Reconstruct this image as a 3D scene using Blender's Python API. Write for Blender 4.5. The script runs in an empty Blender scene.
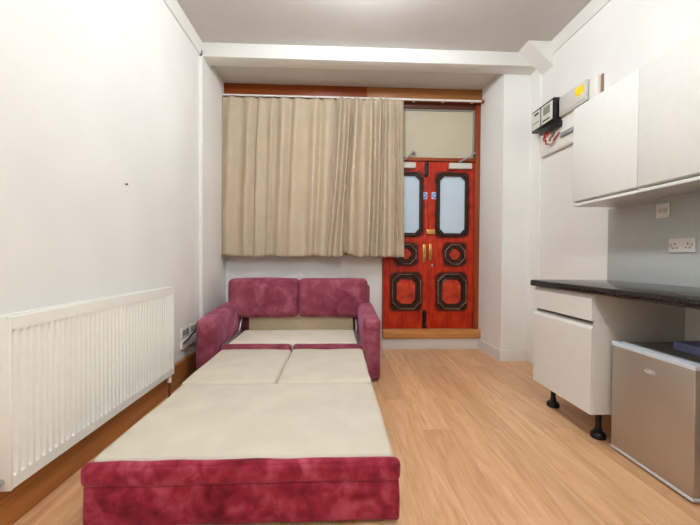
import bpy, bmesh, math, random
from mathutils import Vector, Matrix, noise

random.seed(4)
S = bpy.context.scene
COL = S.collection
PI = math.pi

# ------------------------------------------------------------------ materials
def lin(c):
    return tuple(((v / 255.0) / 12.92 if v / 255.0 <= 0.04045 else ((v / 255.0 + 0.055) / 1.055) ** 2.4) for v in c) + (1.0,)

class NT:
    def __init__(self, name):
        self.m = bpy.data.materials.new(name); self.m.use_nodes = True
        self.t = self.m.node_tree; self.n = self.t.nodes; self.l = self.t.links
        self.b = self.n['Principled BSDF']
        self.co = None
    def node(self, typ, **kw):
        nd = self.n.new(typ)
        for k, v in kw.items():
            if k.startswith('i_'):
                key = k[2:]
                key = int(key) if key.isdigit() else key.replace('_', ' ')
                nd.inputs[key].default_value = v
            else:
                setattr(nd, k, v)
        return nd
    def link(self, a, b): self.l.new(a, b)
    def coord(self, scale=(1, 1, 1), rot=(0, 0, 0), loc=(0, 0, 0)):
        tc = self.node('ShaderNodeTexCoord'); mp = self.node('ShaderNodeMapping')
        mp.inputs['Scale'].default_value = scale; mp.inputs['Rotation'].default_value = rot
        mp.inputs['Location'].default_value = loc
        self.link(tc.outputs['Object'], mp.inputs['Vector']); return mp.outputs['Vector']
    def noise(self, vec, scale, detail=3, rough=.5, dist=0.0):
        nd = self.node('ShaderNodeTexNoise'); nd.inputs['Scale'].default_value = scale
        nd.inputs['Detail'].default_value = detail; nd.inputs['Roughness'].default_value = rough
        nd.inputs['Distortion'].default_value = dist
        self.link(vec, nd.inputs['Vector']); return nd.outputs['Fac']
    def ramp(self, fac, stops):
        nd = self.node('ShaderNodeValToRGB'); cr = nd.color_ramp
        while len(cr.elements) < len(stops): cr.elements.new(0.5)
        for e, (p, c) in zip(cr.elements, stops): e.position = p; e.color = lin(c)
        self.link(fac, nd.inputs['Fac']); return nd.outputs['Color']
    def mix(self, fac, a, b, mode='MIX'):
        nd = self.node('ShaderNodeMix', data_type='RGBA', blend_type=mode)
        for sock, v in ((nd.inputs[0], fac), (nd.inputs[6], a), (nd.inputs[7], b)):
            if isinstance(v, (int, float)): sock.default_value = v
            elif isinstance(v, tuple): sock.default_value = v
            else: self.link(v, sock)
        return nd.outputs[2]
    def math(self, op, a, b=None, c=None):
        nd = self.node('ShaderNodeMath', operation=op)
        for i, v in enumerate((a, b, c)):
            if v is None: continue
            if isinstance(v, (int, float)): nd.inputs[i].default_value = v
            else: self.link(v, nd.inputs[i])
        return nd.outputs[0]
    def bump(self, h, strength=.2, dist=.01):
        nd = self.node('ShaderNodeBump'); nd.inputs['Strength'].default_value = strength
        nd.inputs['Distance'].default_value = dist
        self.link(h, nd.inputs['Height']); self.link(nd.outputs['Normal'], self.b.inputs['Normal'])
    def set(self, color=None, rough=.5, metal=0, spec=.5, **kw):
        if color is not None:
            if isinstance(color, tuple): self.b.inputs['Base Color'].default_value = lin(color) if len(color) == 3 else color
            else: self.link(color, self.b.inputs['Base Color'])
        if isinstance(rough, (int, float)): self.b.inputs['Roughness'].default_value = rough
        else: self.link(rough, self.b.inputs['Roughness'])
        self.b.inputs['Metallic'].default_value = metal
        self.b.inputs['Specular IOR Level'].default_value = spec
        for k, v in kw.items(): self.b.inputs[k.replace('_', ' ')].default_value = v
        return self.m

def m_paint(name, c, rough=.6, bump=.06, var=5, scale=30, spec=.3):
    k = NT(name); v = k.coord()
    f = k.noise(v, 1.7, 3); c2 = tuple(max(0, x - var) for x in c)
    col = k.ramp(f, [(.35, c2), (.65, c)])
    k.bump(k.noise(v, scale, 4), bump, .01)
    return k.set(col, rough, spec=spec)

def m_plain(name, c, rough=.4, metal=0, spec=.5, var=6, scale=25, **kw):
    k = NT(name); v = k.coord(); f = k.noise(v, scale, 2)
    col = k.ramp(f, [(.3, tuple(max(0, x - var) for x in c)), (.7, c)])
    return k.set(col, rough, metal, spec, **kw)

def m_wood(name, dark, light, rough=.45, scale=(1, 22, 22), spec=.4):
    k = NT(name); v = k.coord(scale)
    f = k.noise(v, 2.2, 5, .6, .6)
    col = k.ramp(f, [(.25, dark), (.75, light)])
    k.bump(f, .08, .005)
    return k.set(col, rough, spec=spec)

def m_velvet(name, lo, mid, hi, scale=7.0, a=.36, b=.64):
    k = NT(name); v = k.coord()
    f1 = k.noise(v, scale, 3, .5, .7); f2 = k.noise(v, scale * 2.7, 3, .55, .4)
    f = k.math('ADD', k.math('MULTIPLY', f1, .7), k.math('MULTIPLY', f2, .3))
    col = k.ramp(f, [(a, lo), ((a + b) / 2, mid), (b, hi)])
    k.bump(k.noise(v, 260, 2), .12, .002)
    k.set(col, .8, spec=.15)
    k.b.inputs['Sheen Weight'].default_value = .45
    k.b.inputs['Sheen Roughness'].default_value = .45
    k.b.inputs['Sheen Tint'].default_value = lin((215, 150, 190))
    return k.m

def m_cloth(name, c, var=9, weave=900, rough=.9):
    k = NT(name); v = k.coord()
    f = k.noise(v, 6, 3); fine = k.noise(v, weave * .3, 2)
    col = k.ramp(k.math('ADD', k.math('MULTIPLY', f, .5), k.math('MULTIPLY', fine, .5)),
                 [(.35, tuple(x - var for x in c)), (.65, tuple(min(255, x + var * .4) for x in c))])
    k.bump(fine, .15, .002)
    return k.set(col, rough, spec=.15)

def m_floor():
    k = NT('laminate_oak')
    v = k.coord((1, 1, 1), (0, 0, PI / 2))
    br = k.node('ShaderNodeTexBrick', offset=.37, offset_frequency=2)
    br.inputs['Scale'].default_value = 1.0; br.inputs['Brick Width'].default_value = 1.28
    br.inputs['Row Height'].default_value = .192; br.inputs['Mortar Size'].default_value = .0011
    br.inputs['Mortar Smooth'].default_value = .4; br.inputs['Bias'].default_value = 0
    br.inputs['Color1'].default_value = (0, 0, 0, 1); br.inputs['Color2'].default_value = (1, 1, 1, 1)
    br.inputs['Mortar'].default_value = (.5, .5, .5, 1)
    k.link(v, br.inputs['Vector'])
    g = k.node('ShaderNodeTexCoord'); mp = k.node('ShaderNodeMapping')
    mp.inputs['Scale'].default_value = (9, .9, 1)
    k.link(g.outputs['Object'], mp.inputs['Vector'])
    # shift the grain from plank to plank
    add = k.node('ShaderNodeVectorMath', operation='MULTIPLY_ADD')
    k.link(br.outputs['Color'], add.inputs[0]); add.inputs[1].default_value = (13, 7, 5); k.link(mp.outputs['Vector'], add.inputs[2])
    gv = add.outputs[0]
    big = k.noise(gv, 1.5, 5, .62, 1.6); fine = k.noise(gv, 9, 4, .6, .4)
    f = k.math('ADD', k.math('MULTIPLY', big, .72), k.math('MULTIPLY', fine, .28))
    col = k.ramp(f, [(.26, (188, 136, 92)), (.44, (216, 168, 124)), (.56, (227, 183, 140)), (.74, (238, 203, 163))])
    tone = k.ramp(br.outputs['Color'], [(0, (232, 226, 220)), (1, (255, 255, 255))])
    col = k.mix(1.0, col, tone, 'MULTIPLY')
    # knots
    kn = k.noise(k.coord((5, 2.2, 1)), 1.0, 2, .5, .8)
    col = k.mix(k.math('MULTIPLY', k.math('SMOOTH_MIN', k.math('MAXIMUM', k.math('MULTIPLY_ADD', kn, 9.0, -6.2), 0.0), 1.0, .1), .35), col, lin((140, 92, 52)))
    col = k.mix(k.math('MULTIPLY', br.outputs['Fac'], .45), col, lin((120, 78, 46)))
    k.bump(k.math('SUBTRACT', k.math('MULTIPLY', fine, .2), br.outputs['Fac']), .08, .003)
    return k.set(col, k.math('MULTIPLY_ADD', fine, .15, .3), spec=.4)

def m_worktop():
    k = NT('black_speckled_laminate'); v = k.coord()
    vo = k.node('ShaderNodeTexVoronoi'); vo.inputs['Scale'].default_value = 230
    k.link(v, vo.inputs['Vector'])
    f = k.noise(v, 170, 2, .6)
    m = k.math('MULTIPLY', k.math('LESS_THAN', vo.outputs['Distance'], .32), k.math('GREATER_THAN', f, .56))
    col = k.mix(m, lin((13, 13, 16)), lin((140, 132, 122)))
    return k.set(col, .1, spec=.6)

def m_tiles():
    k = NT('grey_glass_tiles')
    v = k.coord((1, 1, 1), (0, -PI / 2, PI / 2))
    tc = k.node('ShaderNodeTexCoord'); sx = k.node('ShaderNodeSeparateXYZ'); cx = k.node('ShaderNodeCombineXYZ')
    k.link(tc.outputs['Object'], sx.inputs[0]); k.link(sx.outputs['Y'], cx.inputs['X'])
    k.link(k.math('ADD', sx.outputs['Z'], .085), cx.inputs['Y'])
    br = k.node('ShaderNodeTexBrick', offset=.5, offset_frequency=2)
    br.inputs['Scale'].default_value = 1; br.inputs['Brick Width'].default_value = .4; br.inputs['Row Height'].default_value = .2
    br.inputs['Mortar Size'].default_value = .003; br.inputs['Mortar Smooth'].default_value = .2
    br.inputs['Color1'].default_value = lin((190, 194, 190)); br.inputs['Color2'].default_value = lin((186, 190, 186))
    br.inputs['Mortar'].default_value = lin((196, 198, 194))
    k.link(cx.outputs[0], br.inputs['Vector'])
    k.bump(k.math('MULTIPLY', br.outputs['Fac'], -1.0), .3, .004)
    return k.set(br.outputs['Color'], .4, spec=.25)

# door leaf: red varnish with dark antiqued stain around each moulding (object coords centred on leaf base)
def m_door(panels):
    k = NT('red_varnished_wood')
    tc = k.node('ShaderNodeTexCoord'); sx = k.node('ShaderNodeSeparateXYZ'); k.link(tc.outputs['Object'], sx.inputs[0])
    v = k.coord((14, 14, 1.3))
    g = k.noise(v, 2.5, 4, .6, .5); blot = k.noise(k.coord(), 9, 3, .6)
    f = k.math('ADD', k.math('MULTIPLY', g, .55), k.math('MULTIPLY', blot, .45))
    col = k.ramp(f, [(.3, (124, 18, 2)), (.5, (174, 36, 5)), (.72, (204, 66, 26))])
    tot = None
    for cx, cz, hx, hz in panels:
        dx = k.math('SUBTRACT', k.math('ABSOLUTE', k.math('SUBTRACT', sx.outputs['X'], cx)), hx - .05)
        dz = k.math('SUBTRACT', k.math('ABSOLUTE', k.math('SUBTRACT', sx.outputs['Z'], cz)), hz - .05)
        dx = k.math('MAXIMUM', dx, 0.0); dz = k.math('MAXIMUM', dz, 0.0)
        d = k.math('SUBTRACT', k.math('SQRT', k.math('ADD', k.math('MULTIPLY', dx, dx), k.math('MULTIPLY', dz, dz))), .05)
        d = k.math('ADD', d, k.math('MULTIPLY_ADD', blot, .05, -.025))
        mr = k.node('ShaderNodeMapRange', interpolation_type='SMOOTHSTEP')
        k.link(d, mr.inputs['Value']); mr.inputs['From Min'].default_value = -.005; mr.inputs['From Max'].default_value = .04
        mr.inputs['To Min'].default_value = .95; mr.inputs['To Max'].default_value = 0
        tot = mr.outputs[0] if tot is None else k.math('MAXIMUM', tot, mr.outputs[0])
    # the middle of every panel keeps the red varnish
    col = k.mix(tot, col, lin((42, 16, 10)))
    k.bump(g, .05, .003)
    return k.set(col, .38, spec=.35)

def m_red_field():
    k = NT('red_panel_field'); v = k.coord()
    f = k.noise(v, 11, 4, .6, .4)
    return k.set(k.ramp(f, [(.3, (130, 28, 14)), (.5, (182, 52, 28)), (.7, (206, 82, 46))]), .4, spec=.35)

def m_emit(name, c, s, rough=.3):
    k = NT(name); v = k.coord(); f = k.noise(v, 2.0, 2)
    k.set(c, rough)
    col = k.ramp(f, [(.3, tuple(max(0, x - 10) for x in c)), (.7, c)])
    k.link(col, k.b.inputs['Emission Color']); k.b.inputs['Emission Strength'].default_value = s
    return k.m

M = {}
M['wall'] = m_paint('off_white_wall_paint', (232, 231, 226), .65)
M['farwall'] = m_paint('taupe_wall_paint', (120, 112, 104), .7)
M['ceil'] = m_paint('white_ceiling_paint', (206, 203, 199), .75)
M['trimw'] = m_paint('white_gloss_trim', (224, 222, 216), .4, .02)
M['floor'] = m_floor()
M['skirt'] = m_wood('varnished_skirting_wood', (150, 92, 40), (190, 126, 66), .4, (22, 1, 22))
M['header'] = m_wood('varnished_header_wood', (112, 46, 2), (150, 68, 6), .4)
M['header2'] = m_wood('varnished_header_wood_light', (140, 88, 40), (170, 112, 62), .4)
M['sill'] = m_wood('oak_threshold_wood', (176, 112, 56), (208, 150, 90), .4)
M['frame'] = m_wood('red_brown_frame_wood', (120, 48, 18), (160, 74, 32), .4, (22, 22, 1))
M['darkframe'] = m_wood('dark_brown_rail_wood', (66, 28, 14), (96, 44, 22), .45)
M['velvet'] = m_velvet('plum_velvet', (112, 46, 62), (138, 64, 80), (168, 100, 114), 5.0, .34, .68)
M['velvetp'] = m_velvet('burgundy_crushed_velvet', (92, 12, 26), (142, 36, 52), (174, 76, 92), 8.0, .33, .66)
M['mattress'] = m_cloth('cream_mattress_ticking', (206, 197, 180))
M['mattress2'] = m_cloth('white_mattress_ticking', (224, 216, 200))
M['canvas'] = m_cloth('beige_canvas', (192, 176, 148))
M['curtain'] = m_cloth('beige_linen_curtain', (190, 174, 150), 8)
M['rad'] = m_plain('radiator_enamel', (240, 240, 232), .35, var=3, spec=.4)
M['plastic'] = m_plain('white_plastic', (232, 228, 220), .35, var=3)
M['plasticg'] = m_plain('pale_grey_plastic', (206, 203, 196), .4, var=4)
M['plastick'] = m_plain('black_plastic', (18, 17, 17), .35, var=4)
M['grey'] = m_plain('mid_grey_plastic', (150, 150, 152), .45, var=6)
M['cab'] = m_plain('white_cabinet_gloss', (222, 221, 215), .3, var=3, spec=.45)
M['carc'] = m_plain('white_melamine', (212, 209, 202), .45, var=4)
M['work'] = m_worktop()
M['tile'] = m_tiles()
M['steel'] = m_plain('silver_grey_fridge_steel', (178, 166, 152), .36, .55, var=5, scale=4)
M['fbody'] = m_plain('grey_fridge_casing', (120, 112, 102), .45, .2)
M['frim'] = m_plain('pale_blue_grey_trim', (206, 212, 220), .3)
M['chrome'] = m_plain('chrome', (205, 205, 205), .15, 1.0)
M['metal'] = m_plain('brushed_metal', (176, 174, 168), .35, .9)
M['brass'] = m_plain('brass', (214, 178, 104), .3, .85)
M['bolt'] = m_plain('black_iron', (24, 20, 18), .4, .3)
M['mould'] = m_plain('dark_brown_moulding', (58, 32, 22), .33, var=22, scale=14)
M['bead'] = m_plain('tan_bead_highlight', (196, 170, 146), .28, var=70, scale=26)  # pale tan puts the glint along the moulding edges into the colour
M['field'] = m_red_field()
M['cream'] = m_paint('cream_board', (196, 188, 164), .5, .05, 8)
M['greyframe'] = m_plain('grey_painted_bead', (150, 146, 134), .5)
M['glass'] = m_emit('frosted_glass_daylight', (160, 172, 182), .42)
M['blue'] = m_plain('sign_blue', (52, 96, 176), .4)
M['signw'] = m_plain('sign_pale', (188, 206, 226), .4)
M['yellow'] = m_plain('yellow_sticker', (248, 214, 20), .5, var=4)
M['box'] = m_plain('blue_grey_card', (112, 120, 160), .6, var=10)
M['paper'] = m_plain('meter_panel_white', (214, 214, 204), .35)
M['lcd'] = m_plain('meter_display_green_grey', (132, 140, 118), .3)
M['wirer'] = m_plain('red_insulation', (176, 40, 28), .5)
M['wireb'] = m_plain('brown_insulation', (110, 62, 30), .5)
M['lamp'] = m_emit('lit_lamp_globe', (240, 248, 255), 158.0)
M['shadow'] = m_plain('brown_slot_shadow', (140, 116, 88), .6)

# ------------------------------------------------------------------ mesh helpers
def tobm(): return bmesh.new()

def add_box(bm, lo, hi, bev=0, seg=2):
    lo = Vector(lo); hi = Vector(hi)
    vs = [bm.verts.new((x, y, z)) for x in (lo.x, hi.x) for y in (lo.y, hi.y) for z in (lo.z, hi.z)]
    f = [(0, 1, 3, 2), (4, 6, 7, 5), (0, 4, 5, 1), (2, 3, 7, 6), (0, 2, 6, 4), (1, 5, 7, 3)]
    fs = [bm.faces.new([vs[i] for i in q]) for q in f]
    if bev:
        es = list({e for q in fs for e in q.edges})
        bmesh.ops.bevel(bm, geom=es, offset=bev, segments=seg, profile=.5, affect='EDGES')
    return bm

def add_prism(bm, pts, axis, a, b):
    """polygon pts (2-D) extruded along axis from a to b"""
    def mk(p, t):
        return {'x': (t, p[0], p[1]), 'y': (p[0], t, p[1]), 'z': (p[0], p[1], t)}[axis]
    A = [bm.verts.new(mk(p, a)) for p in pts]; B = [bm.verts.new(mk(p, b)) for p in pts]
    n = len(pts)
    bm.faces.new(A); bm.faces.new(B[::-1])
    for i in range(n): bm.faces.new((A[i], B[i], B[(i + 1) % n], A[(i + 1) % n]))
    return bm

def add_tube(bm, pts, r, seg=10):
    pts = [Vector(p) for p in pts]; rings = []
    for i, p in enumerate(pts):
        t = (pts[min(i + 1, len(pts) - 1)] - pts[max(i - 1, 0)]).normalized()
        up = Vector((0, 0, 1)) if abs(t.z) < .9 else Vector((1, 0, 0))
        a = t.cross(up).normalized(); b = t.cross(a).normalized()
        rr = r[i] if isinstance(r, (list, tuple)) else r
        rings.append([bm.verts.new(p + a * math.cos(2 * PI * k / seg) * rr + b * math.sin(2 * PI * k / seg) * rr) for k in range(seg)])
    for i in range(len(rings) - 1):
        for k in range(seg):
            bm.faces.new((rings[i][k], rings[i][(k + 1) % seg], rings[i + 1][(k + 1) % seg], rings[i + 1][k]))
    bm.faces.new(rings[0][::-1]); bm.faces.new(rings[-1])
    return bm

def add_lathe(bm, prof, c, seg=32):
    """prof: (radius, z) list round a vertical axis at c"""
    rings = []
    for r, z in prof:
        if r < 1e-5: rings.append([bm.verts.new((c[0], c[1], z))])
        else: rings.append([bm.verts.new((c[0] + r * math.cos(2 * PI * k / seg), c[1] + r * math.sin(2 * PI * k / seg), z)) for k in range(seg)])
    for A, B in zip(rings, rings[1:]):
        if len(A) == 1 and len(B) == 1: continue
        for k in range(seg):
            k2 = (k + 1) % seg
            if len(A) == 1: bm.faces.new((A[0], B[k2], B[k]))
            elif len(B) == 1: bm.faces.new((A[k], A[k2], B[0]))
            else: bm.faces.new((A[k], A[k2], B[k2], B[k]))
    return bm

def soft_box(bm, lo, hi, r, puff=(0, 0, 0), wr=0.0, n=14, seed=0, rs=4, wfreq=5.0):
    """rounded cushion: every edge has radius r, faces bulge by puff, wr = wrinkle height"""
    lo = Vector(lo); hi = Vector(hi); c = (lo + hi) / 2; h = (hi - lo) / 2
    r = min(r, min(h) * .98)
    ax = []
    for a in range(3):
        edge = [-h[a] + r * (1 - math.cos(PI / 2 * k / rs)) for k in range(rs)]
        m = max(2, int(n * min(1, h[a] / max(h)) + 1))
        mid = [-h[a] + r + (2 * h[a] - 2 * r) * k / m for k in range(m + 1)]
        ax.append(edge + mid + [-e for e in edge[::-1]])
    cache = {}
    def vert(i, j, k):
        key = (i, j, k)
        if key in cache: return cache[key]
        p = Vector((ax[0][i], ax[1][j], ax[2][k]))
        q = Vector([max(-(h[a] - r), min(h[a] - r, p[a])) for a in range(3)])
        d = p - q
        s = q + (d.normalized() * r if d.length > 1e-9 else d)
        u = [p[a] / h[a] for a in range(3)]
        w = [1 - u[a] ** 4 for a in range(3)]
        for a in range(3):
            b1, b2 = (a + 1) % 3, (a + 2) % 3
            s[a] += puff[a] * u[a] * w[b1] * w[b2]
        if wr:
            nn = noise.noise((c + s) * wfreq + Vector((seed * 7.3, seed * 3.1, 0)))
            nv = d.normalized() if d.length > 1e-9 else Vector((0, 0, 1))
            s += nv * nn * wr
        cache[key] = bm.verts.new(c + s); return cache[key]
    N = [len(x) for x in ax]
    def quad(a, b, c_, d): bm.faces.new((a, b, c_, d))
    for side in (0, N[0] - 1):
        for j in range(N[1] - 1):
            for k in range(N[2] - 1): quad(vert(side, j, k), vert(side, j + 1, k), vert(side, j + 1, k + 1), vert(side, j, k + 1))
    for side in (0, N[1] - 1):
        for i in range(N[0] - 1):
            for k in range(N[2] - 1): quad(vert(i, side, k), vert(i + 1, side, k), vert(i + 1, side, k + 1), vert(i, side, k + 1))
    for side in (0, N[2] - 1):
        for i in range(N[0] - 1):
            for j in range(N[1] - 1): quad(vert(i, j, side), vert(i + 1, j, side), vert(i + 1, j + 1, side), vert(i, j + 1, side))
    return bm

def world_off(p):
    v = Vector((0, 0, 0))
    while p is not None: v += Vector(p.location); p = p.parent
    return v

def obj(name, bm, mat, parent=None, smooth=35, label=None):
    bmesh.ops.recalc_face_normals(bm, faces=bm.faces[:])
    me = bpy.data.meshes.new(name)
    if parent is None:
        xs = [v.co for v in bm.verts]
        lo = Vector([min(p[a] for p in xs) for a in range(3)]); hi = Vector([max(p[a] for p in xs) for a in range(3)])
        off = Vector(((lo.x + hi.x) / 2, (lo.y + hi.y) / 2, lo.z))
    else: off = world_off(parent)
    for v in bm.verts: v.co -= off
    bm.to_mesh(me); bm.free()
    me.materials.append(mat)
    if smooth:
        for p in me.polygons: p.use_smooth = True
        me.set_sharp_from_angle(angle=math.radians(smooth))
    o = bpy.data.objects.new(name, me); COL.objects.link(o)
    if parent is None: o.location = off
    else: o.parent = parent
    if label: o['label'] = label
    return o

def tag(o, label, cat, group=None, kind=None):
    o['label'] = label; o['category'] = cat
    if group: o['group'] = group
    if kind: o['kind'] = kind
    return o

def thing(name, label, cat, loc, group=None):
    o = bpy.data.objects.new(name, None); COL.objects.link(o); o.location = loc
    o.empty_display_size = .1
    return tag(o, label, cat, group)

def struct(name, bm, mat, label, cat, smooth=35):
    return tag(obj(name, bm, mat, None, smooth), label, cat, None, 'structure')

def B(lo, hi, bev=0, seg=2): return add_box(tobm(), lo, hi, bev, seg)

# ------------------------------------------------------------------ room shell
XL, XLB, XR, XRB, XP, XPB = -1.34, -1.31, 2.085, 2.06, 1.775, 1.742
YB, YM, YP, YN = 4.18, 3.45, 3.617, -2.4
ZC, ZB, ZS = 3.19, 3.053, 3.122
T = .12

struct('floor', B((XL - T, YN - T, -.08), (XR + T, YB + T, 0)), M['floor'], 'light oak laminate floor running through the whole room', 'floor')
struct('ceiling', B((XL - T, YN - T, ZC), (XR + T, YB + T, ZC + .1)), M['ceil'], 'plain white painted ceiling above the room', 'ceiling')
struct('wall_left', B((XL - T, YN, 0), (XL, YB + T, ZC)), M['wall'], 'long off-white wall behind the radiator', 'wall')
struct('wall_right', B((XR, YN, 0), (XR + T, YB + T, ZC)), M['wall'], 'off-white wall behind the kitchen units', 'wall')
struct('wall_front', B((XL - T, YN - T, 0), (XR + T, YN, ZC)), M['farwall'], 'taupe wall at the end of the room facing the red door', 'wall')
bm = tobm()
add_box(bm, (XL, YB, 0), (.565, YB + T, ZC))
add_box(bm, (.565, YB, 0), (XP, YB + T, .215))
add_box(bm, (.565, YB, 2.90), (XP, YB + T, ZC))
struct('wall_back', bm, M['wall'], 'white wall behind the sofa under the beige curtains', 'wall')
struct('pillar_left', B((XL, YM, 0), (XLB, YB, ZS)), M['wall'], 'shallow white wall step left of the sofa', 'pillar')
struct('pillar_right', add_prism(tobm(), [(XP, YP), (XR, YP), (XR, YB), (XPB, YB)], 'z', 0, ZS), M['wall'], 'white wall return to the right of the red door', 'pillar')
struct('pillar_strip', B((XRB, YM, 0), (XR, YP, ZB)), M['wall'], 'narrow white wall step beside the electricity meter', 'pillar')
struct('beam', B((XL, YM, ZB), (XR, YP, ZC), .004), M['trimw'], 'white ceiling beam crossing above the sofa', 'beam')
struct('soffit', B((XL, YP, ZS), (XR, YB, ZC)), M['ceil'], 'lowered white ceiling strip between beam and wooden header', 'ceiling')
# wedge shaped boxing where beam meets right wall
bm = add_prism(tobm(), [(1.835, ZC), (XR, ZC), (XR, 2.96)], 'y', 3.265, YM)
struct('trim_1', bm, M['trimw'], 'triangular white boxing at the right end of the ceiling beam', 'boxing', 0)
# coving boards
def coving(x0, sx, y0, y1):
    pts = [(x0, ZC), (x0 + sx * .03, ZC), (x0 + sx * .026, ZC - .05), (x0 + sx * .02, ZC - .105), (x0 + sx * .012, ZC - .12), (x0, ZC - .12)]
    return add_prism(tobm(), pts, 'y', y0, y1)
struct('trim_2', coving(XL, 1, YN, YM), M['trimw'], 'white cornice strip along the top of the left wall', 'cornice', 60)
struct('trim_3', coving(XR, -1, YN, 3.265), M['trimw'], 'white cornice strip along the top of the right wall', 'cornice', 60)

struct('baseboard_left', B((XL, YN, 0), (XL + .03, YM, .205), .004), M['skirt'], 'tall varnished wooden skirting under the radiator', 'baseboard')
bm = tobm(); add_box(bm, (.565, 4.105, 0), (XPB, YB, .134), .003)
struct('baseboard_back', bm, M['trimw'], 'white riser board below the wooden door threshold', 'baseboard')
bm = tobm()
add_prism(bm, [(XP, YP), (XP - .016, YP), (XPB - .016, YB), (XPB, YB)], 'z', 0, .118)
add_prism(bm, [(YP, 0), (YP - .016, 0), (YP - .016, .09), (YP - .006, .115), (YP, .118)], 'x', XP - .016, XRB)
struct('baseboard_right', bm, M['trimw'], 'white skirting round the wall return beside the door', 'baseboard')

# wooden header over curtains and door, threshold, frame
hd = struct('trim_4', B((XLB, 4.10, 2.985), (.36, YB, ZS - .001), .003), M['header'], 'orange-brown wooden header board above the curtains', 'header')
struct('trim_5', B((.36, 4.102, 2.985), (XP, YB, ZS - .001), .003), M['header2'], 'lighter wooden header board above the door window', 'header')
struct('trim_6', B((XLB, 4.085, 2.968), (XP, YB, 2.985), .003), M['frame'], 'thin red-brown moulding under the wooden header', 'moulding')
bm = tobm()
add_box(bm, (.565, 4.07, .134), (XPB + .04, YB + .05, .236), .012, 3)
struct('trim_7', bm, M['sill'], 'thick oak threshold step at the foot of the red door', 'threshold')
struct('trim_8', B((XLB, 4.13, 1.128), (.565, YB, 1.155), .004), M['sill'], 'wooden window sill hidden behind the curtain hems', 'sill')

YD = 4.165                                  # face of the door leaves
struct('trim_9', B((1.688, 4.13, .236), (XPB + .004, YB + .06, 2.968), .004), M['frame'], 'red-brown right jamb of the double door', 'door frame')
struct('trim_10', B((.565, 4.14, .236), (.583, YB + .06, 2.968), .003), M['frame'], 'red-brown left jamb of the double door', 'door frame')
struct('trim_11', B((.583, 4.14, 2.272), (1.688, YB + .06, 2.312), .004), M['frame'], 'red-brown rail between the door leaves and cream panel', 'door frame')
struct('trim_12', B((.583, 4.135, 2.905), (1.688, YB + .06, 2.968), .004), M['darkframe'], 'dark brown top rail over the cream panel', 'door frame')

# cream boarded transom
bm = B((.583, YB + .012, 2.312), (1.688, YB + .03, 2.905))
w1 = struct('window_1', bm, M['cream'], 'cream boarded window panel above the red double door', 'window')
bm = tobm()
add_box(bm, (1.67, YB - .012, 2.312), (1.688, YB + .012, 2.905), .003)
add_box(bm, (.583, YB - .012, 2.888), (1.67, YB + .012, 2.905), .003)
obj('glazing_bead', bm, M['greyframe'], w1)

# ------------------------------------------------------------------ double door
def notch(hx, hz, c, s):
    """outline of a panel with stepped, clipped corners, centred"""
    q = [(hx, hz - c), (hx - s, hz - c), (hx - c, hz - s), (hx - c, hz)]
    out = []
    out += q
    out += [(-x, z) for x, z in q[::-1]]
    out += [(-x, -z) for x, z in q]
    out += [(x, -z) for x, z in q[::-1]]
    return out

def ring(cx, cz, hx, hz, c, s, width, h, y):
    """carved moulding: profile swept round the stepped outline"""
    prof = [(0, 0), (0, .012), (.18, h), (.34, h), (.48, h * .45), (.75, h * .4), (.88, h * .7), (1, h * .3), (1, 0)]
    bm = tobm(); loops = []
    for t, hh in prof:
        d = t * width; cc = max(.004, c - d * .5)
        loops.append([bm.verts.new((cx + px, y - hh, cz + pz)) for px, pz in notch(hx - d, hz - d, cc, s * (1 - .5 * t))])
    n = len(loops[0])
    for A, Bq in zip(loops, loops[1:]):
        for i in range(n): bm.faces.new((A[i], A[(i + 1) % n], Bq[(i + 1) % n], Bq[i]))
    return bm

def plate(cx, cz, hx, hz, c, s, y0, y1):
    return add_prism(tobm(), [(cx + px, cz + pz) for px, pz in notch(hx, hz, c, s)], 'y', y0, y1)

def door_leaf(name, x0, x1, pc, rc, label, mat):
    z0, z1 = .238, 2.268
    gx, gz0, gz1 = .158, 1.40, 2.095
    gc = (gz0 + gz1) / 2; gh = (gz1 - gz0) / 2
    bm = tobm()
    # stiles and rails round the glass opening
    add_box(bm, (x0, YD, z0), (x1, YD + .045, gz0), 0)
    add_box(bm, (x0, YD, gz1), (x1, YD + .045, z1), 0)
    add_box(bm, (x0, YD, gz0), (pc - gx, YD + .045, gz1), 0)
    add_box(bm, (pc + gx, YD, gz0), (x1, YD + .045, gz1), 0)
    bmesh.ops.remove_doubles(bm, verts=bm.verts[:], dist=1e-5)
    d = struct(name, bm, mat, label, 'door')
    obj('glass_pane', B((pc - gx, YD + .018, gz0), (pc + gx, YD + .03, gz1)), M['glass'], d, label='frosted pale blue glass pane')
    obj('glass_moulding', ring(pc, gc, gx + .042, gh + .044, .07, .012, .048, .022, YD), M['mould'], d)
    # corner blocks of the glass opening
    bm = tobm()
    for sx in (-1, 1):
        for sz in (-1, 1):
            X = pc + sx * gx; Z = gc + sz * gh
            add_prism(bm, [(X, Z), (X - sx * .045, Z), (X - sx * .045, Z - sz * .006), (X - sx * .006, Z - sz * .045), (X, Z - sz * .045)], 'y', YD - .004, YD + .02)
    obj('glass_corner', bm, M['mould'], d)
    obj('roundel_moulding', ring(rc, 1.145, .132, .13, .076, .006, .066, .024, YD), M['mould'], d)
    obj('roundel_field', plate(rc, 1.145, .067, .065, .038, .004, YD - .006, YD + .002), M['field'], d)
    obj('roundel_bead', ring(rc, 1.145, .124, .122, .07, .006, .017, .032, YD), M['bead'], d)
    obj('panel_moulding', ring(pc, .69, .19, .226, .082, .016, .078, .024, YD), M['mould'], d)
    obj('panel_field', plate(pc, .69, .112, .15, .045, .008, YD - .005, YD + .002), M['field'], d)
    obj('panel_bead', ring(pc, .69, .178, .214, .076, .014, .019, .032, YD), M['bead'], d)
    return d

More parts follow.
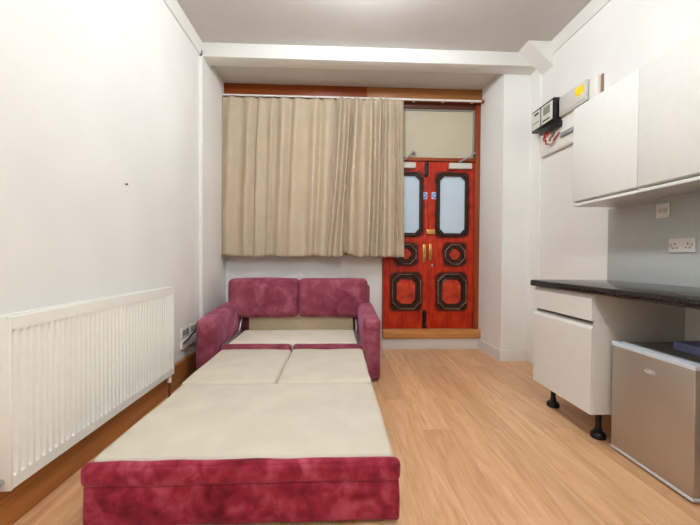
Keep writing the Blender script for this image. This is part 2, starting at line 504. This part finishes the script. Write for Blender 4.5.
xm = 1.121
dpan = lambda cx, rc: [(cx, 1.7475 - .238, .195, .385), (rc, 1.145 - .238, .132, .13), (cx, .69 - .238, .185, .222)]
x0, x1 = .583, xm - .003
d1 = door_leaf('door_1', x0, x1, .858, .852, 'left leaf of the red double door, half behind the curtain', m_door(dpan(.858 - (x0 + x1) / 2, .852 - (x0 + x1) / 2)))
x0b, x1b = xm + .003, 1.688
d2 = door_leaf('door_2', x0b, x1b, 1.418, 1.452, 'right leaf of the red double door, fully in view', m_door(dpan(1.418 - (x0b + x1b) / 2, 1.452 - (x0b + x1b) / 2)))

def closer(d, xa, xb, z, px, sx):
    bm = B((xa, YD - .05, z - .035), (xb, YD, z + .035), .008, 2)
    c = obj('door_closer', bm, M['plasticg'], d)
    bm = tobm()
    piv = Vector(((xa + xb) / 2 - sx * .02, YD - .045, z + .045)); end = Vector((px, YD - .035, z + .16)); elbow = piv.lerp(end, .55) + Vector((0, -.05, -.015))
    add_tube(bm, [piv + Vector((0, 0, -.02)), piv], .012)
    add_tube(bm, [piv, elbow, end], .0085)
    add_box(bm, end - Vector((.02, .005, .014)), end + Vector((.02, .03, .014)), .004)
    obj('closer_arm', bm, M['grey'], c)
closer(d2, 1.365, 1.642, 2.213, 1.668, 1)
closer(d1, .665, .955, 2.213, .93, 1)

def bar_handle(d, x, z0, z1):
    bm = tobm()
    add_box(bm, (x - .016, YD - .006, z0 - .01), (x + .016, YD, z1 + .01), .002)
    add_tube(bm, [(x, YD, z0 + .02), (x, YD - .035, z0 + .02), (x, YD - .042, z0 + .05), (x, YD - .042, z1 - .05), (x, YD - .035, z1 - .02), (x, YD, z1 - .02)], .009)
    obj('door_handle', bm, M['brass'], d)
bar_handle(d1, 1.078, 1.06, 1.255)
bar_handle(d2, 1.153, 1.09, 1.26)
obj('rim_latch', B((1.098, YD - .03, 1.388), (1.20, YD, 1.445), .006), M['brass'], d2)
obj('keyhole', add_prism(tobm(), [(1.175 + .013 * math.cos(a * PI / 8), 1.01 + .016 * math.sin(a * PI / 8)) for a in range(16)], 'y', YD - .006, YD), M['chrome'], d2)
def bolt(d, x, z0, z1):
    bm = tobm()
    add_box(bm, (x - .02, YD - .012, z0), (x + .02, YD, z1), .003)
    add_tube(bm, [(x, YD - .022, z0 + .01), (x, YD - .022, z1 - .01)], .011)
    add_tube(bm, [(x, YD - .022, (z0 + z1) / 2), (x, YD - .05, (z0 + z1) / 2)], [.009, .012])
    for zz in (z0 + .03, z1 - .03): add_box(bm, (x - .024, YD - .036, zz - .012), (x + .024, YD, zz + .012), .004)
    obj('bolt', bm, M['bolt'], d)
bolt(d1, 1.092, 2.08, 2.262); bolt(d1, 1.083, .243, .465)
def door_sign(d, x, z):
    s = obj('door_sign', B((x - .037, YD - .004, z - .042), (x + .037, YD, z + .042), .001), M['signw'], d)
    bm = add_prism(tobm(), [(x + .031 * math.cos(a * PI / 12), z + .031 * math.sin(a * PI / 12)) for a in range(24)], 'y', YD - .0055, YD - .004)
    sd = obj('sign_disc', bm, M['blue'], s)
    bm = tobm()
    for k, w in ((1, .016), (0, .023), (-1, .016)):
        add_box(bm, (x - w, YD - .0065, z + k * .013 - .0035), (x + w, YD - .0055, z + k * .013 + .0035))
    obj('sign_lines', bm, M['signw'], s)
door_sign(d1, 1.071, 1.856); door_sign(d2, 1.2, 1.858)

# ------------------------------------------------------------------ curtains and track
YC = 4.045
track = thing('curtain_track', 'slim white curtain track under the wooden header', 'curtain track', (.2, YC, 2.947))
obj('rail', B((XLB, YC - .012, 2.947), (1.715, YC + .012, 2.966), .003), M['plastic'], track)
obj('end_stop', B((1.715, YC - .02, 2.939), (1.745, YC + .02, 2.972), .006), M['frame'], track)
for k in range(9): obj('bracket', B((-1.2 + k * .35, YC + .01, 2.951), (-1.17 + k * .35, 4.101, 2.965)), M['plastic'], track)

def gauss(s, c, w): return math.exp(-((s - c) / w) ** 2)

def curtain(name, xt0, xt1, xb0, xb1, zt, zb, yfun, nu, nv, label):
    bm = tobm(); th = .005
    grid = []
    for j in range(nv + 1):
        t = j / nv; row = []
        for i in range(nu + 1):
            s = i / nu
            x = (xt0 + (xt1 - xt0) * s) * (1 - t) + (xb0 + (xb1 - xb0) * s) * t
            dx, dy, dz = yfun(s, t)
            z = zt + (zb - zt) * t + dz * t
            row.append(bm.verts.new((x + dx, YC - .014 + dy, z)))
        grid.append(row)
    for j in range(nv):
        for i in range(nu): bm.faces.new((grid[j][i], grid[j][i + 1], grid[j + 1][i + 1], grid[j + 1][i]))
    o = tag(obj(name, bm, M['curtain'], None, 70), label, 'curtain', 'beige curtains under the wooden header')
    md = o.modifiers.new('thickness', 'SOLIDIFY'); md.thickness = th; md.offset = 1
    return o

def pleats(s, t, valleys, amps, drift, ex=.95):
    """broad rounded pleats standing proud between narrow valleys"""
    vs = [v + drift * math.sin(t * 2.6 + k * 1.9) * t * (0 < k < len(valleys) - 1) for k, v in enumerate(valleys)]
    for k in range(len(vs) - 1):
        if s <= vs[k + 1] or k == len(vs) - 2:
            f = max(0, min(1, (s - vs[k]) / (vs[k + 1] - vs[k])))
            skew = f ** (1.0 + .4 * math.sin(k * 2.3))
            return -amps[k] * (.5 - .5 * math.cos(2 * PI * skew)) ** ex
LV = [0, .155, .30, .385, .465, .60, .735, .86, 1.0]
LA = [.058, .07, .042, .04, .07, .055, .07, .058]
def left_fold(s, t):
    y = pleats(s, t, LV, LA, .012) * (.55 + .6 * min(1, t / .2) - .25 * t)
    y += -.006 * math.sin(s * 2 * PI * 16) * (max(0, 1 - t / .10)) ** 1.5
    y += -.005 * noise.noise(Vector((s * 8, t * 6, 1.3)))
    return 0.0, y - .008 * t, .007 * math.sin(s * 2 * PI * 2.6 + .6) + .004 * math.sin(s * 31)
curtain('curtain', -1.305, .015, -1.335, -.06, 2.925, 1.105, left_fold, 180, 60, 'wide flat left curtain of beige cloth above the sofa')

RV = [0, .13, .245, .42, .585, .70, .80, .88, .95, 1.0]
RA = [.095, .07, .11, .10, .075, .065, .055, .045, .03]
def right_fold(s, t):
    y = pleats(s, t, RV, RA, .02, 1.15) * (.5 + .7 * min(1, t / .16) - .15 * t)
    y += -.012 * math.sin(s * 2 * PI * 14) * max(0, 1 - t / .08) ** 1.4
    y += -.006 * noise.noise(Vector((s * 10, t * 5, 4.2)))
    dz = gauss(s, .245, .035) * .05 + gauss(s, .31, .03) * .03 + (.006 if s > .2 else 0) + .004 * math.sin(s * 40)
    return .012 * math.sin(t * 4 + s * 9) * t * (1 - s), y - .03 - .015 * (1 - s) * (.3 + .7 * t), dz
curtain('curtain', -.0, .775, -.11, .80, 2.925, 1.10, right_fold, 260, 70, 'gathered right curtain of beige cloth overlapping the red door')

# ------------------------------------------------------------------ sofa bed
sofa = thing('sofa_bed', 'plum velvet sofa pulled out into a cream bed', 'sofa bed', (-.39, 3.0, 0))
def arm(x0, x1, sd):
    bm = soft_box(tobm(), (x0, 3.01, .015), (x1, 3.80, .60), .038, (.006, .006, .012), .006, 14, sd)
    for v in bm.verts:
        if v.co.z > .3:
            k = (v.co.z - .3) / .3
            v.co.z += k * (-.048 + .062 * (v.co.y - 3.0) / .8)
    return obj('arm', bm, M['velvet'], sofa, 60)
arm(-1.205, -1.03, 1); arm(.245, .402, 2)
obj('back_frame', soft_box(tobm(), (-1.185, 3.83, .03), (.385, 3.98, .80), .04, (0, 0, .006), .003), M['velvet'], sofa, 60)
for k, (a, b) in enumerate(((-1.13, -.398), (-.394, .345))):
    bm = soft_box(tobm(), (a, 3.66,   .462), (b, 3.85, .868), .042, (.003, .022, .006), .007, 18, 5 + k)
    obj('back_cushion', bm, M['velvet'], sofa, 70)
# pull-out front
bm = soft_box(tobm(), (-1.008, 1.385, .178), (.274, 1.44, .268), .026, (0, .006, .004), .005, 30, 3, wfreq=7)
fp = obj('front_panel', bm, M['velvetp'], sofa, 70)
bm = soft_box(tobm(), (-.998, 1.393, .018), (.268, 1.43, .19), .012, (0, .005, 0), .005, 30, 4, 3, wfreq=7)
obj('lower_facing', bm, M['velvetp'], fp, 70)
# mattress
def slab(name, lo, hi, sd, mat, puff=.008, wr=.006, wf=4):
    return obj(name, soft_box(tobm(), lo, hi, .022, (.002, .002, puff), wr, 26, sd, wfreq=wf), mat, sofa, 70)
slab('mattress_section', (-.985, 1.43, .12), (.25, 2.262, .276), 11, M['mattress'], .008, .006)
slab('mattress_half', (-1.0, 2.255, .12), (-.386, 3.065, .288), 12, M['mattress'], .008, .008)
slab('mattress_half', (-.38, 2.255, .12), (.243, 3.065, .288), 13, M['mattress'], .008, .008)
for a, b, s in ((-1.02, -.392, 14), (-.374, .24, 15)):
    obj('seat_edge', soft_box(tobm(), (a, 3.07, .13), (b, 3.145, .318), .03, (.003, .006, .004), .007, 24, s), M['velvet'], sofa, 70, label='plum velvet edge strip across the bed')
slab('mattress_head', (-.97, 3.15, .16), (.205, 3.73, .318), 16, M['mattress2'], .006, .004)
obj('backing_board', soft_box(tobm(), (-.93, 3.745, .25), (.195, 3.775, .50), .01, (0, 0, 0), .002), M['canvas'], sofa, 60)
for x in (-.995, .222):
    bm = tobm()
    add_box(bm, (x - .012, 3.1, .25), (x + .012, 3.74, .322), .003)
    add_tube(bm, [(x, 3.12, .31), (x, 3.6, .325), (x, 3.72, .46)], .009)
    obj('hinge_rail', bm, M['metal'], sofa)
bm = tobm()
for x in (-.95, .22): add_box(bm, (x - .015, 1.45, .07), (x + .015, 3.7, .12), .003)
for y in (1.6, 2.25, 2.9, 3.6): add_box(bm, (-.95, y - .015, .08), (.22, y + .015, .12), .003)
obj('bed_frame', bm, M['bolt'], sofa)
for x in (-.9, .17):
    for y in (1.6, 2.25): obj('leg', add_tube(tobm(), [(x, y, 0), (x, y, .08)], .014), M['bolt'], sofa)
bm = tobm(); add_box(bm, (-1.03, 3.1, .03), (.245, 3.8, .07), .004)
obj('base_board', bm, M['bolt'], sofa)

# ------------------------------------------------------------------ radiator
RX, RY0, RY1, RZ0, RZ1 = -1.2532, 1.375, 2.735, .185, .86
rad = thing('radiator', 'long white panel radiator on the left wall', 'radiator', (-1.29, 2.05, 0))
def smooth01(x):
    x = max(0, min(1, x)); return x * x * (3 - 2 * x)
bm = tobm()
nr = 40; per = 8; ny = nr * per
zs = [RZ0 + .004, RZ0 + .045, RZ0 + .05, RZ0 + .058, .3, .45, .6, .75, RZ1 - .058, RZ1 - .05, RZ1 - .042, RZ1 - .004]
rows = []
for z in zs:
    hz = smooth01((z - (RZ0 + .05)) / .007) * smooth01((RZ1 - .05 - z) / .007)
    row = []
    for i in range(ny + 1):
        y = RY0 + .012 + (RY1 - RY0 - .024) * i / ny
        ph = (i % per) / per
        g = smooth01(ph / .25) * smooth01((.62 - ph) / .25 + .0) if ph < .62 else 0
        row.append(bm.verts.new((RX - .011 * g * hz, y, z)))
    rows.append(row)
for a, b in zip(rows, rows[1:]):
    for i in range(ny): bm.faces.new((a[i], a[i + 1], b[i + 1], b[i]))
# rim closing the panel back to the casing
edge = [rows[0][i] for i in range(ny + 1)] + [r[ny] for r in rows[1:]] + [rows[-1][i] for i in range(ny - 1, -1, -1)] + [r[0] for r in rows[-2:0:-1]]
back = [bm.verts.new((RX - .016, v.co.y, v.co.z)) for v in edge]
n = len(edge)
for i in range(n): bm.faces.new((edge[i], edge[(i + 1) % n], back[(i + 1) % n], back[i]))
obj('front_panel', bm, M['rad'], rad, 40)
obj('rear_panel', B((XL + .012, RY0 + .03, RZ0 + .01), (XL + .028, RY1 - .03, RZ1 - .03), .004), M['rad'], rad)
for y in (RY0, RY1 - .012):
    obj('side_cover', B((XL + .012, y, RZ0), (RX + .001, y + .012, RZ1 + .002), .003), M['rad'], rad)
bm = tobm()
add_box(bm, (RX - .012, RY0, RZ1 - .008), (RX + .001, RY1, RZ1 + .004), .003)
add_box(bm, (XL + .012, RY0, RZ1 - .008), (XL + .028, RY1, RZ1 + .004), .003)
for k in range(46):
    y = RY0 + .02 + k * (RY1 - RY0 - .04) / 45
    add_box(bm, (XL + .026, y - .005, RZ1 - .004), (RX - .01, y + .005, RZ1 + .001))
obj('top_grille', bm, M['rad'], rad)
for y in (1.43, 2.66):
    pass
for y in (1.75, 2.4):
    obj('wall_bracket', B((XL + .002, y - .02, .3), (XL + .014, y + .02, .75)), M['rad'], rad)
bm = tobm()
add_tube(bm, [(-1.275, 2.70, .20), (-1.275, 2.70, .13)], .016)
obj('valve', bm, M['plastic'], rad)
obj('pipe', add_tube(tobm(), [(-1.275, 2.70, .131), (-1.275, 2.70, 0)], .007), M['wireb'], rad, label='thin copper pipe')
bm = tobm()
add_tube(bm, [(-1.285, RY0 + .02, .222), (-1.285, RY0 - .035, .222)], .013)
add_tube(bm, [(-1.285, RY0 - .05, .262), (-1.285, RY0 - .05, .20)], [.015, .02])
obj('pipe', add_tube(tobm(), [(-1.285, RY0 - .05, .201), (-1.285, RY0 - .05, 0)], .007), M['wireb'], rad, label='thin copper pipe')
obj('valve', bm, M['chrome'], rad, label='chrome valve at near end')

# left wall sockets and nail
def lsocket(y0, y1, z0, z1, label):
    t = thing('wall_socket', label, 'socket', (XL, (y0 + y1) / 2, z0), 'sockets low on the left wall')
    obj('face_plate', B((XL, y0, z0), (XL + .012, y1, z1), .003), M['plastic'], t)
    ym = (y0 + y1) / 2
    for a, b in ((y0 + .016, ym - .006), (ym + .006, y1 - .016)):
        g = obj('outlet', B((XL + .011, a, z0 + .02), (XL + .0135, b, z1 - .02), .001), M['grey'], t)
        bm = tobm(); yc = (a + b) / 2; zc = (z0 + z1) / 2
        add_box(bm, (XL + .013, yc - .004, zc + .008), (XL + .0145, yc + .004, zc + .022))
        for q in (-.013, .013): add_box(bm, (XL + .013, yc + q - .005, zc - .016), (XL + .0145, yc + q + .005, zc - .009))
        obj('pin_holes', bm, M['plastick'], g)
lsocket(3.035, 3.19, .385, .475, 'left double wall socket beside the radiator, nearer of the pair')
lsocket(3.21, 3.365, .385, .475, 'double wall socket tucked close behind the plum sofa arm')
trk = thing('cable_trunking', 'ribbed white cable trunking below the left wall sockets', 'trunking', (XL, 3.2, .29))
obj('cover', B((XL, 3.03, .29), (XL + .02, 3.37, .372), .004), M['plastic'], trk)
bm = tobm()
for k in range(6): add_box(bm, (XL + .019, 3.06 + k * .05, .295), (XL + .023, 3.075 + k * .05, .367))
obj('ribs', bm, M['plasticg'], trk)
bm = add_tube(tobm(), [(XL + .03, 3.03, .345), (XL + .034, 3.12, .372), (XL + .03, 3.22, .392), (XL + .034, 3.3, .415), (XL + .03, 3.38, .425)], .006)
tag(obj('power_cable', bm, M['plastick']), 'thin dark cable running across the left wall sockets', 'cable')
bm = tobm(); add_tube(bm, [(XL, 2.257, 1.558), (XL + .012, 2.257, 1.556)], .003); add_tube(bm, [(XL + .012, 2.257, 1.556), (XL + .015, 2.257, 1.556)], .007)
tag(obj('nail', bm, M['wireb']), 'single small nail in the bare left wall above the radiator', 'nail')

# ------------------------------------------------------------------ kitchen
FX = 1.509; CY0, CY1 = 1.965, 2.56; CZ0, CZ1 = .178, .895
bc = thing('base_cabinet', 'white kitchen base cabinet with drawer above door', 'cabinet', (1.8, 2.26, 0))
bm = tobm()
add_box(bm, (FX + .02, CY0, CZ0), (XR - .003, CY0 + .018, CZ1), .001)
add_box(bm, (FX + .02, CY1 - .018, CZ0), (XR - .003, CY1, CZ1), .001)
add_box(bm, (FX + .02, CY0 + .018, CZ0), (XR - .003, CY1 - .018, CZ0 + .018))
add_box(bm, (XR - .02, CY0 + .018, CZ0 + .018), (XR - .003, CY1 - .018, CZ1))
add_box(bm, (FX + .035, CY0 + .018, CZ1 - .1), (FX + .05, CY1 - .018, CZ1))
add_box(bm, (FX + .03, CY0 + .018, .695), (FX + .3, CY1 - .018, .713))
obj('carcass', bm, M['carc'], bc)
def jfront(z0, z1, y0, y1, x):
    # handleless front: slanted finger lip along the top edge
    pts = [(x, z0), (x, z1 - .022), (x + .012, z1 - .004), (x + .012, z1), (x + .02, z1), (x + .02, z0)]
    return add_prism(tobm(), pts, 'y', y0, y1)
obj('door', jfront(CZ0, .705, CY0 + .001, CY1 - .001, FX), M['cab'], bc, 20)
obj('drawer', jfront(.733, .886, CY0 + .001, CY1 - .001, FX), M['cab'], bc, 20)
for px, py in ((1.625, 2.49), (1.622, 2.045), (1.98, 2.50), (1.98, 2.045)):
    bm = tobm()
    add_lathe(bm, [(0, CZ0), (.03, CZ0), (.03, CZ0 - .012), (.017, CZ0 - .016), (.017, .06), (.022, .058), (.022, .05), (.016, .048), (.016, .044), (.036, .036), (.043, .024), (.043, .004), (.038, 0), (0, 0)], (px, py), 20)
    for k in range(4):
        a = k * PI / 2 + .4
        add_box(bm, (px + .03 * math.cos(a) - .008, py + .03 * math.sin(a) - .008, .012), (px + .03 * math.cos(a) + .008, py + .03 * math.sin(a) + .008, .034), .003)
    obj('leg', bm, M['plastick'], bc)

wt = thing('worktop', 'black speckled kitchen worktop over the fridge', 'worktop', (1.79, 1.7, .895))
bm = tobm()
WX = 1.487
pts = [(XR - .002, .895), (WX + .006, .895), (WX + .001, .9), (WX, .908), (WX, .928), (WX + .004, .936), (WX + .012, .94), (XR - .002, .94)]
add_prism(bm, pts, 'y', .9, 2.572)
obj('top', bm, M['work'], wt, 50)
tag(obj('end_panel', B((WX + .03, .9, 0), (XR - .003, .918, .8945), .001), M['carc']), 'white upright panel holding up the near end of the worktop', 'panel')

sp = tag(obj('splashback', B((XR - .008, .9, .9405), (XR, 2.556, 1.478), .001), M['tile']), 'grey tiled splashback between worktop and wall cabinets', 'splashback')
sp['kind'] = 'structure'

def wall_cab(y0, y1, label):
    t = thing('wall_cabinet', label, 'cabinet', (1.92, (y0 + y1) / 2, 1.487), 'white wall cabinets over the worktop')
    x = 1.747
    bm = tobm()
    add_box(bm, (x + .021, y0, 1.487), (XR - .001, y0 + .018, 2.2)); add_box(bm, (x + .021, y1 - .018, 1.487), (XR - .001, y1, 2.2))
    add_box(bm, (x + .021, y0 + .018, 2.182), (XR - .001, y1 - .018, 2.2)); add_box(bm, (XR - .02, y0 + .018, 1.487), (XR - .001, y1 - .018, 2.182))
    add_box(bm, (x + .021, y0 + .018, 1.515), (XR - .02, y1 - .018, 1.53))
    obj('carcass', bm, M['carc'], t)
    obj('bottom_board', B((x - .001, y0, 1.485), (XR - .001, y1, 1.503), .001), M['cab'], t)
    obj('door', B((x, y0 + .001, 1.521), (x + .02, y1 - .001, 2.2), .0015), M['cab'], t)
wall_cab(1.94, 2.49, 'far white wall cabinet, the one next to the electricity meter')
wall_cab(1.34, 1.939, 'near white wall cabinet, the one cut by the photo edge')

# sockets on the tiles
def rplate(name, y0, y1, z0, z1, label):
    t = thing(name, label, 'socket' if 'socket' in name else 'switch', (XR - .008, (y0 + y1) / 2, z0))
    obj('face_plate', B((XR - .018, y0, z0), (XR - .008, y1, z1), .003), M['plastic'], t)
    return t
XS = XR - .018
t = rplate('double_socket', 1.905, 2.062, 1.142, 1.228, 'white double power socket on the grey tiles')
for yc, s in ((2.022, 1), (1.945, -1)):
    bm = tobm()
    add_box(bm, (XS - .0012, yc - .003, 1.188), (XS + .001, yc + .003, 1.200))
    for q in (-.011, .011): add_box(bm, (XS - .0012, yc + q - .0045, 1.166), (XS + .001, yc + q + .0045, 1.172))
    obj('pin_holes', bm, M['plastick'], t)
    ys = yc + s * .026
    obj('rocker_switch', B((XS - .004, ys - .006, 1.176), (XS + .001, ys + .006, 1.196), .001), M['plasticg'], t)
t = rplate('fused_switch', 2.062, 2.152, 1.362, 1.455, 'square white fused switch just under the wall cabinet')
obj('rocker_switch', B((XS - .005, 2.112, 1.398), (XS + .001, 2.132, 1.422), .001), M['plasticg'], t)
obj('fuse_carrier', B((XS - .004, 2.078, 1.394), (XS + .001, 2.1, 1.424), .001), M['plasticg'], t)
bm = tobm()
add_tube(bm, [(XS - .001, 2.144, 1.408), (XS + .002, 2.144, 1.408)], .003)
obj('screw', bm, M['metal'], t)

# ------------------------------------------------------------------ fridge
fr = thing('mini_fridge', 'small silver fridge standing under the worktop', 'fridge', (1.84, 1.69, 0))
fx, fy0, fy1, fz = 1.602, 1.462, 1.925, .626
obj('casing', B((fx + .062, fy0 + .004, .02), (2.04, fy1 - .004, fz - .004), .006), M['fbody'], fr)
d = obj('door', B((fx, fy0, .028), (fx + .05, fy1, fz - .022), .006, 3), M['steel'], fr)
bm = tobm()
# pale rim with scooped hand grip along the door top
pr = [(fx - .001, fz - .022), (fx - .001, fz - .004), (fx + .004, fz), (fx + .014, fz), (fx + .02, fz - .014), (fx + .04, fz - .014), (fx + .048, fz), (fx + .07, fz), (fx + .07, fz - .022)]
add_prism(bm, pr, 'y', fy0 + .012, fy1 - .012)
for a in (fy0, fy1 - .012): add_box(bm, (fx - .001, a, fz - .022), (fx + .07, a + .012, fz), .002)
obj('top_trim', bm, M['frim'], d, 30)
obj('bottom_trim', B((fx, fy0, .012), (fx + .05, fy1, .028), .003), M['frim'], d)
bm = tobm()
for k in range(28):
    a0, a1 = 2 * PI * k / 28, 2 * PI * (k + 1) / 28
    for r0, r1 in ((.8, 1),):
        q = [(1.683 + .03 * r * math.cos(a), .527 + .011 * r * math.sin(a)) for a, r in ((a0, r0), (a1, r0), (a1, r1), (a0, r1))]
        add_prism(bm, q, 'x', fx - .0025, fx + .001)
add_prism(bm, [(1.668, .523), (1.70, .523), (1.696, .529), (1.676, .53)], 'x', fx - .002, fx + .001)
obj('badge', bm, M['frim'], d, 0)
obj('gasket', B((fx + .05, fy0 + .008, .03), (fx + .062, fy1 - .008, fz - .024)), M['plastick'], fr)
for x in (1.7, 1.99):
    for y in (1.5, 1.88): obj('foot', add_tube(tobm(), [(x, y, 0), (x, y, .022)], .016), M['plastick'], fr)
bxt = tag(obj('card_box', B((1.79, 1.50, fz - .003), (1.99, 1.75, fz + .042), .004), M['box']), 'flat blue-grey box lying on top of the fridge', 'box')

# ------------------------------------------------------------------ electricity meter and consumer unit
bb = tag(obj('meter_board', B((XR - .03, 2.74, 2.13), (XR + .003, 3.40, 2.52), .003), M['plastic']), 'white board behind the electricity meter on the wall', 'board')
lip = obj('board_edge', B((XR - .03, 2.74, 2.112), (XR, 3.40, 2.129), .002), M['plasticg'], bb)
me = thing('electricity_meter', 'black-cased electricity meter with two white faces', 'meter', (2.0, 3.27, 2.3))
mx = 1.98
obj('case', B((mx, 3.085, 2.365), (XR - .032, 3.445, 2.575), .006), M['plastick'], me)
obj('face', B((mx - .004, 3.295, 2.385), (mx + .002, 3.43, 2.555), .002), M['paper'], me)
f2 = obj('face', B((mx - .004, 3.105, 2.385), (mx + .002, 3.275, 2.555), .002), M['paper'], me)
obj('display', B((mx - .006, 3.14, 2.46), (mx - .003, 3.24, 2.535)), M['lcd'], f2)
for lo, hi in (((mx - .006, 3.14, 2.405), (mx - .003, 3.25, 2.418)), ((mx - .006, 3.315, 2.515), (mx - .003, 3.39, 2.535)), ((mx - .006, 3.305, 2.44), (mx - .003, 3.42, 2.446))): obj('marking', B(lo, hi), M['plastick'], me)
obj('terminal_cover', B((mx + .012, 3.07, 2.305), (XR - .032, 3.33, 2.366), .005), M['plastick'], me)
for k, (mt, yy, zz) in enumerate(((M['wirer'], 3.25, 2.2), (M['wireb'], 3.28, 2.24), (M['wirer'], 3.21, 2.22))):
    bm = add_tube(tobm(), [(mx + .04, yy, 2.31), (mx + .03, yy + .01, 2.26), (mx + .03, yy, zz), (mx + .045, yy - .04, zz - .012), (mx + .06, yy - .08, zz + .015), (mx + .072, yy - .1, zz + .05)], .007)
    obj('wire', bm, mt, me, 60)
ring_bm = tobm(); add_tube(ring_bm, [(mx + .03, 3.18 + .035 * math.cos(a * PI / 8), 2.225 + .035 * math.sin(a * PI / 8)) for a in range(-8, 5)], .009)
obj('cable_loop', ring_bm, M['plastic'], me)

cu = thing('consumer_unit', 'pale fuse box with a yellow sticker by the meter', 'fuse box', (2.04, 2.86, 2.3))
obj('casing', B((2.02, 2.735, 2.385), (XR - .03, 3.075, 2.56), .008), M['plasticg'], cu)
obj('cover_flap', B((2.014, 2.745, 2.405), (2.021, 3.06, 2.545), .003), M['plasticg'], cu)
obj('warning_sticker', B((2.0125, 2.75, 2.462), (2.0145, 2.85, 2.53)), M['yellow'], cu, label='plain yellow sticker')
obj('trunking', B((2.03, 2.75, 2.205), (XR - .03, 3.08, 2.24), .003), M['grey'], cu)
jb = tag(obj('junction_box', B((2.04, 2.645, 2.36), (XR + .003, 2.728, 2.545), .006), M['plastic']), 'white junction box right of the yellow sticker', 'junction box')
obj('box_lid', B((2.036, 2.65, 2.367), (2.041, 2.722, 2.538), .002), M['plastic'], jb)
cd = tag(obj('slot_shadow_strip', B((2.07, 2.628, 2.30), (XR + .003, 2.644, 2.55), .004), M['shadow']), 'short upright strip coloured as the shadow in a slot above the wall cabinet corner', 'slot shadow')  # brown strip stands in for the dark shadow of a narrow slot

# ------------------------------------------------------------------ ceiling lamps (lit, out of view; two behind the camera added as fill)
def lamp(x, y, label, mat):
    zc, R = 3.055, .11
    t = thing('ceiling_lamp', label, 'lamp', (x, y, zc - R), 'globe ceiling lamps')
    bm = tobm(); add_lathe(bm, [(0, ZC), (.07, ZC), (.07, ZC - .012), (.05, ZC - .03), (0, ZC - .03)], (x, y), 32)
    obj('base', bm, M['trimw'], t)
    obj('stem', add_tube(tobm(), [(x, y, ZC - .02), (x, y, zc + R - .01)], .014), M['trimw'], t)
    bm = tobm()
    add_lathe(bm, [(0, zc + R)] + [(R * math.sin(k * PI / 20), zc + R * math.cos(k * PI / 20)) for k in range(1, 20)] + [(0, zc - R)], (x, y), 40)
    obj('globe', bm, mat, t, 180)
lamp(.22, 2.2, 'lit white globe lamp close under the ceiling above the bed', M['lamp'])
lamp(.22, -.2, 'added fill light, an unseen white globe under the ceiling in mid room', M['lamp'])  # this globe and the next are added to fill the room with light
lamp(.22, -1.7, 'added fill light, an unseen white globe at the near end of the room', M['lamp'])

# ------------------------------------------------------------------ world, camera, view
w = bpy.data.worlds.new('room_world'); S.world = w; w.use_nodes = True
w.node_tree.nodes['Background'].inputs[0].default_value = (.8, .85, .9, 1)
w.node_tree.nodes['Background'].inputs[1].default_value = .5

cam = bpy.data.cameras.new('camera'); co = bpy.data.objects.new('camera', cam); COL.objects.link(co)
cam.sensor_fit = 'HORIZONTAL'; cam.sensor_width = 36.0; cam.lens = 345.0 / 700 * 36.0
yaw, pitch, roll = .0416, -.0147, .0062
fw = Vector((math.sin(yaw) * math.cos(pitch), math.cos(yaw) * math.cos(pitch), math.sin(pitch)))
rt = Vector((math.cos(yaw), -math.sin(yaw), 0)); up = rt.cross(fw)
r2 = rt * math.cos(roll) + up * math.sin(roll); u2 = up * math.cos(roll) - rt * math.sin(roll)
co.matrix_world = Matrix(((r2.x, u2.x, -fw.x, 0), (r2.y, u2.y, -fw.y, 0), (r2.z, u2.z, -fw.z, 1.1), (0, 0, 0, 1)))
cam.clip_start = .02
S.camera = co

S.view_settings.view_transform = 'Standard'; S.view_settings.look = 'None'
S.view_settings.gamma = 1; S.view_settings.use_curve_mapping = False
S.view_settings.exposure = 0.13
S.cycles.diffuse_bounces = 8; S.cycles.max_bounces = 14
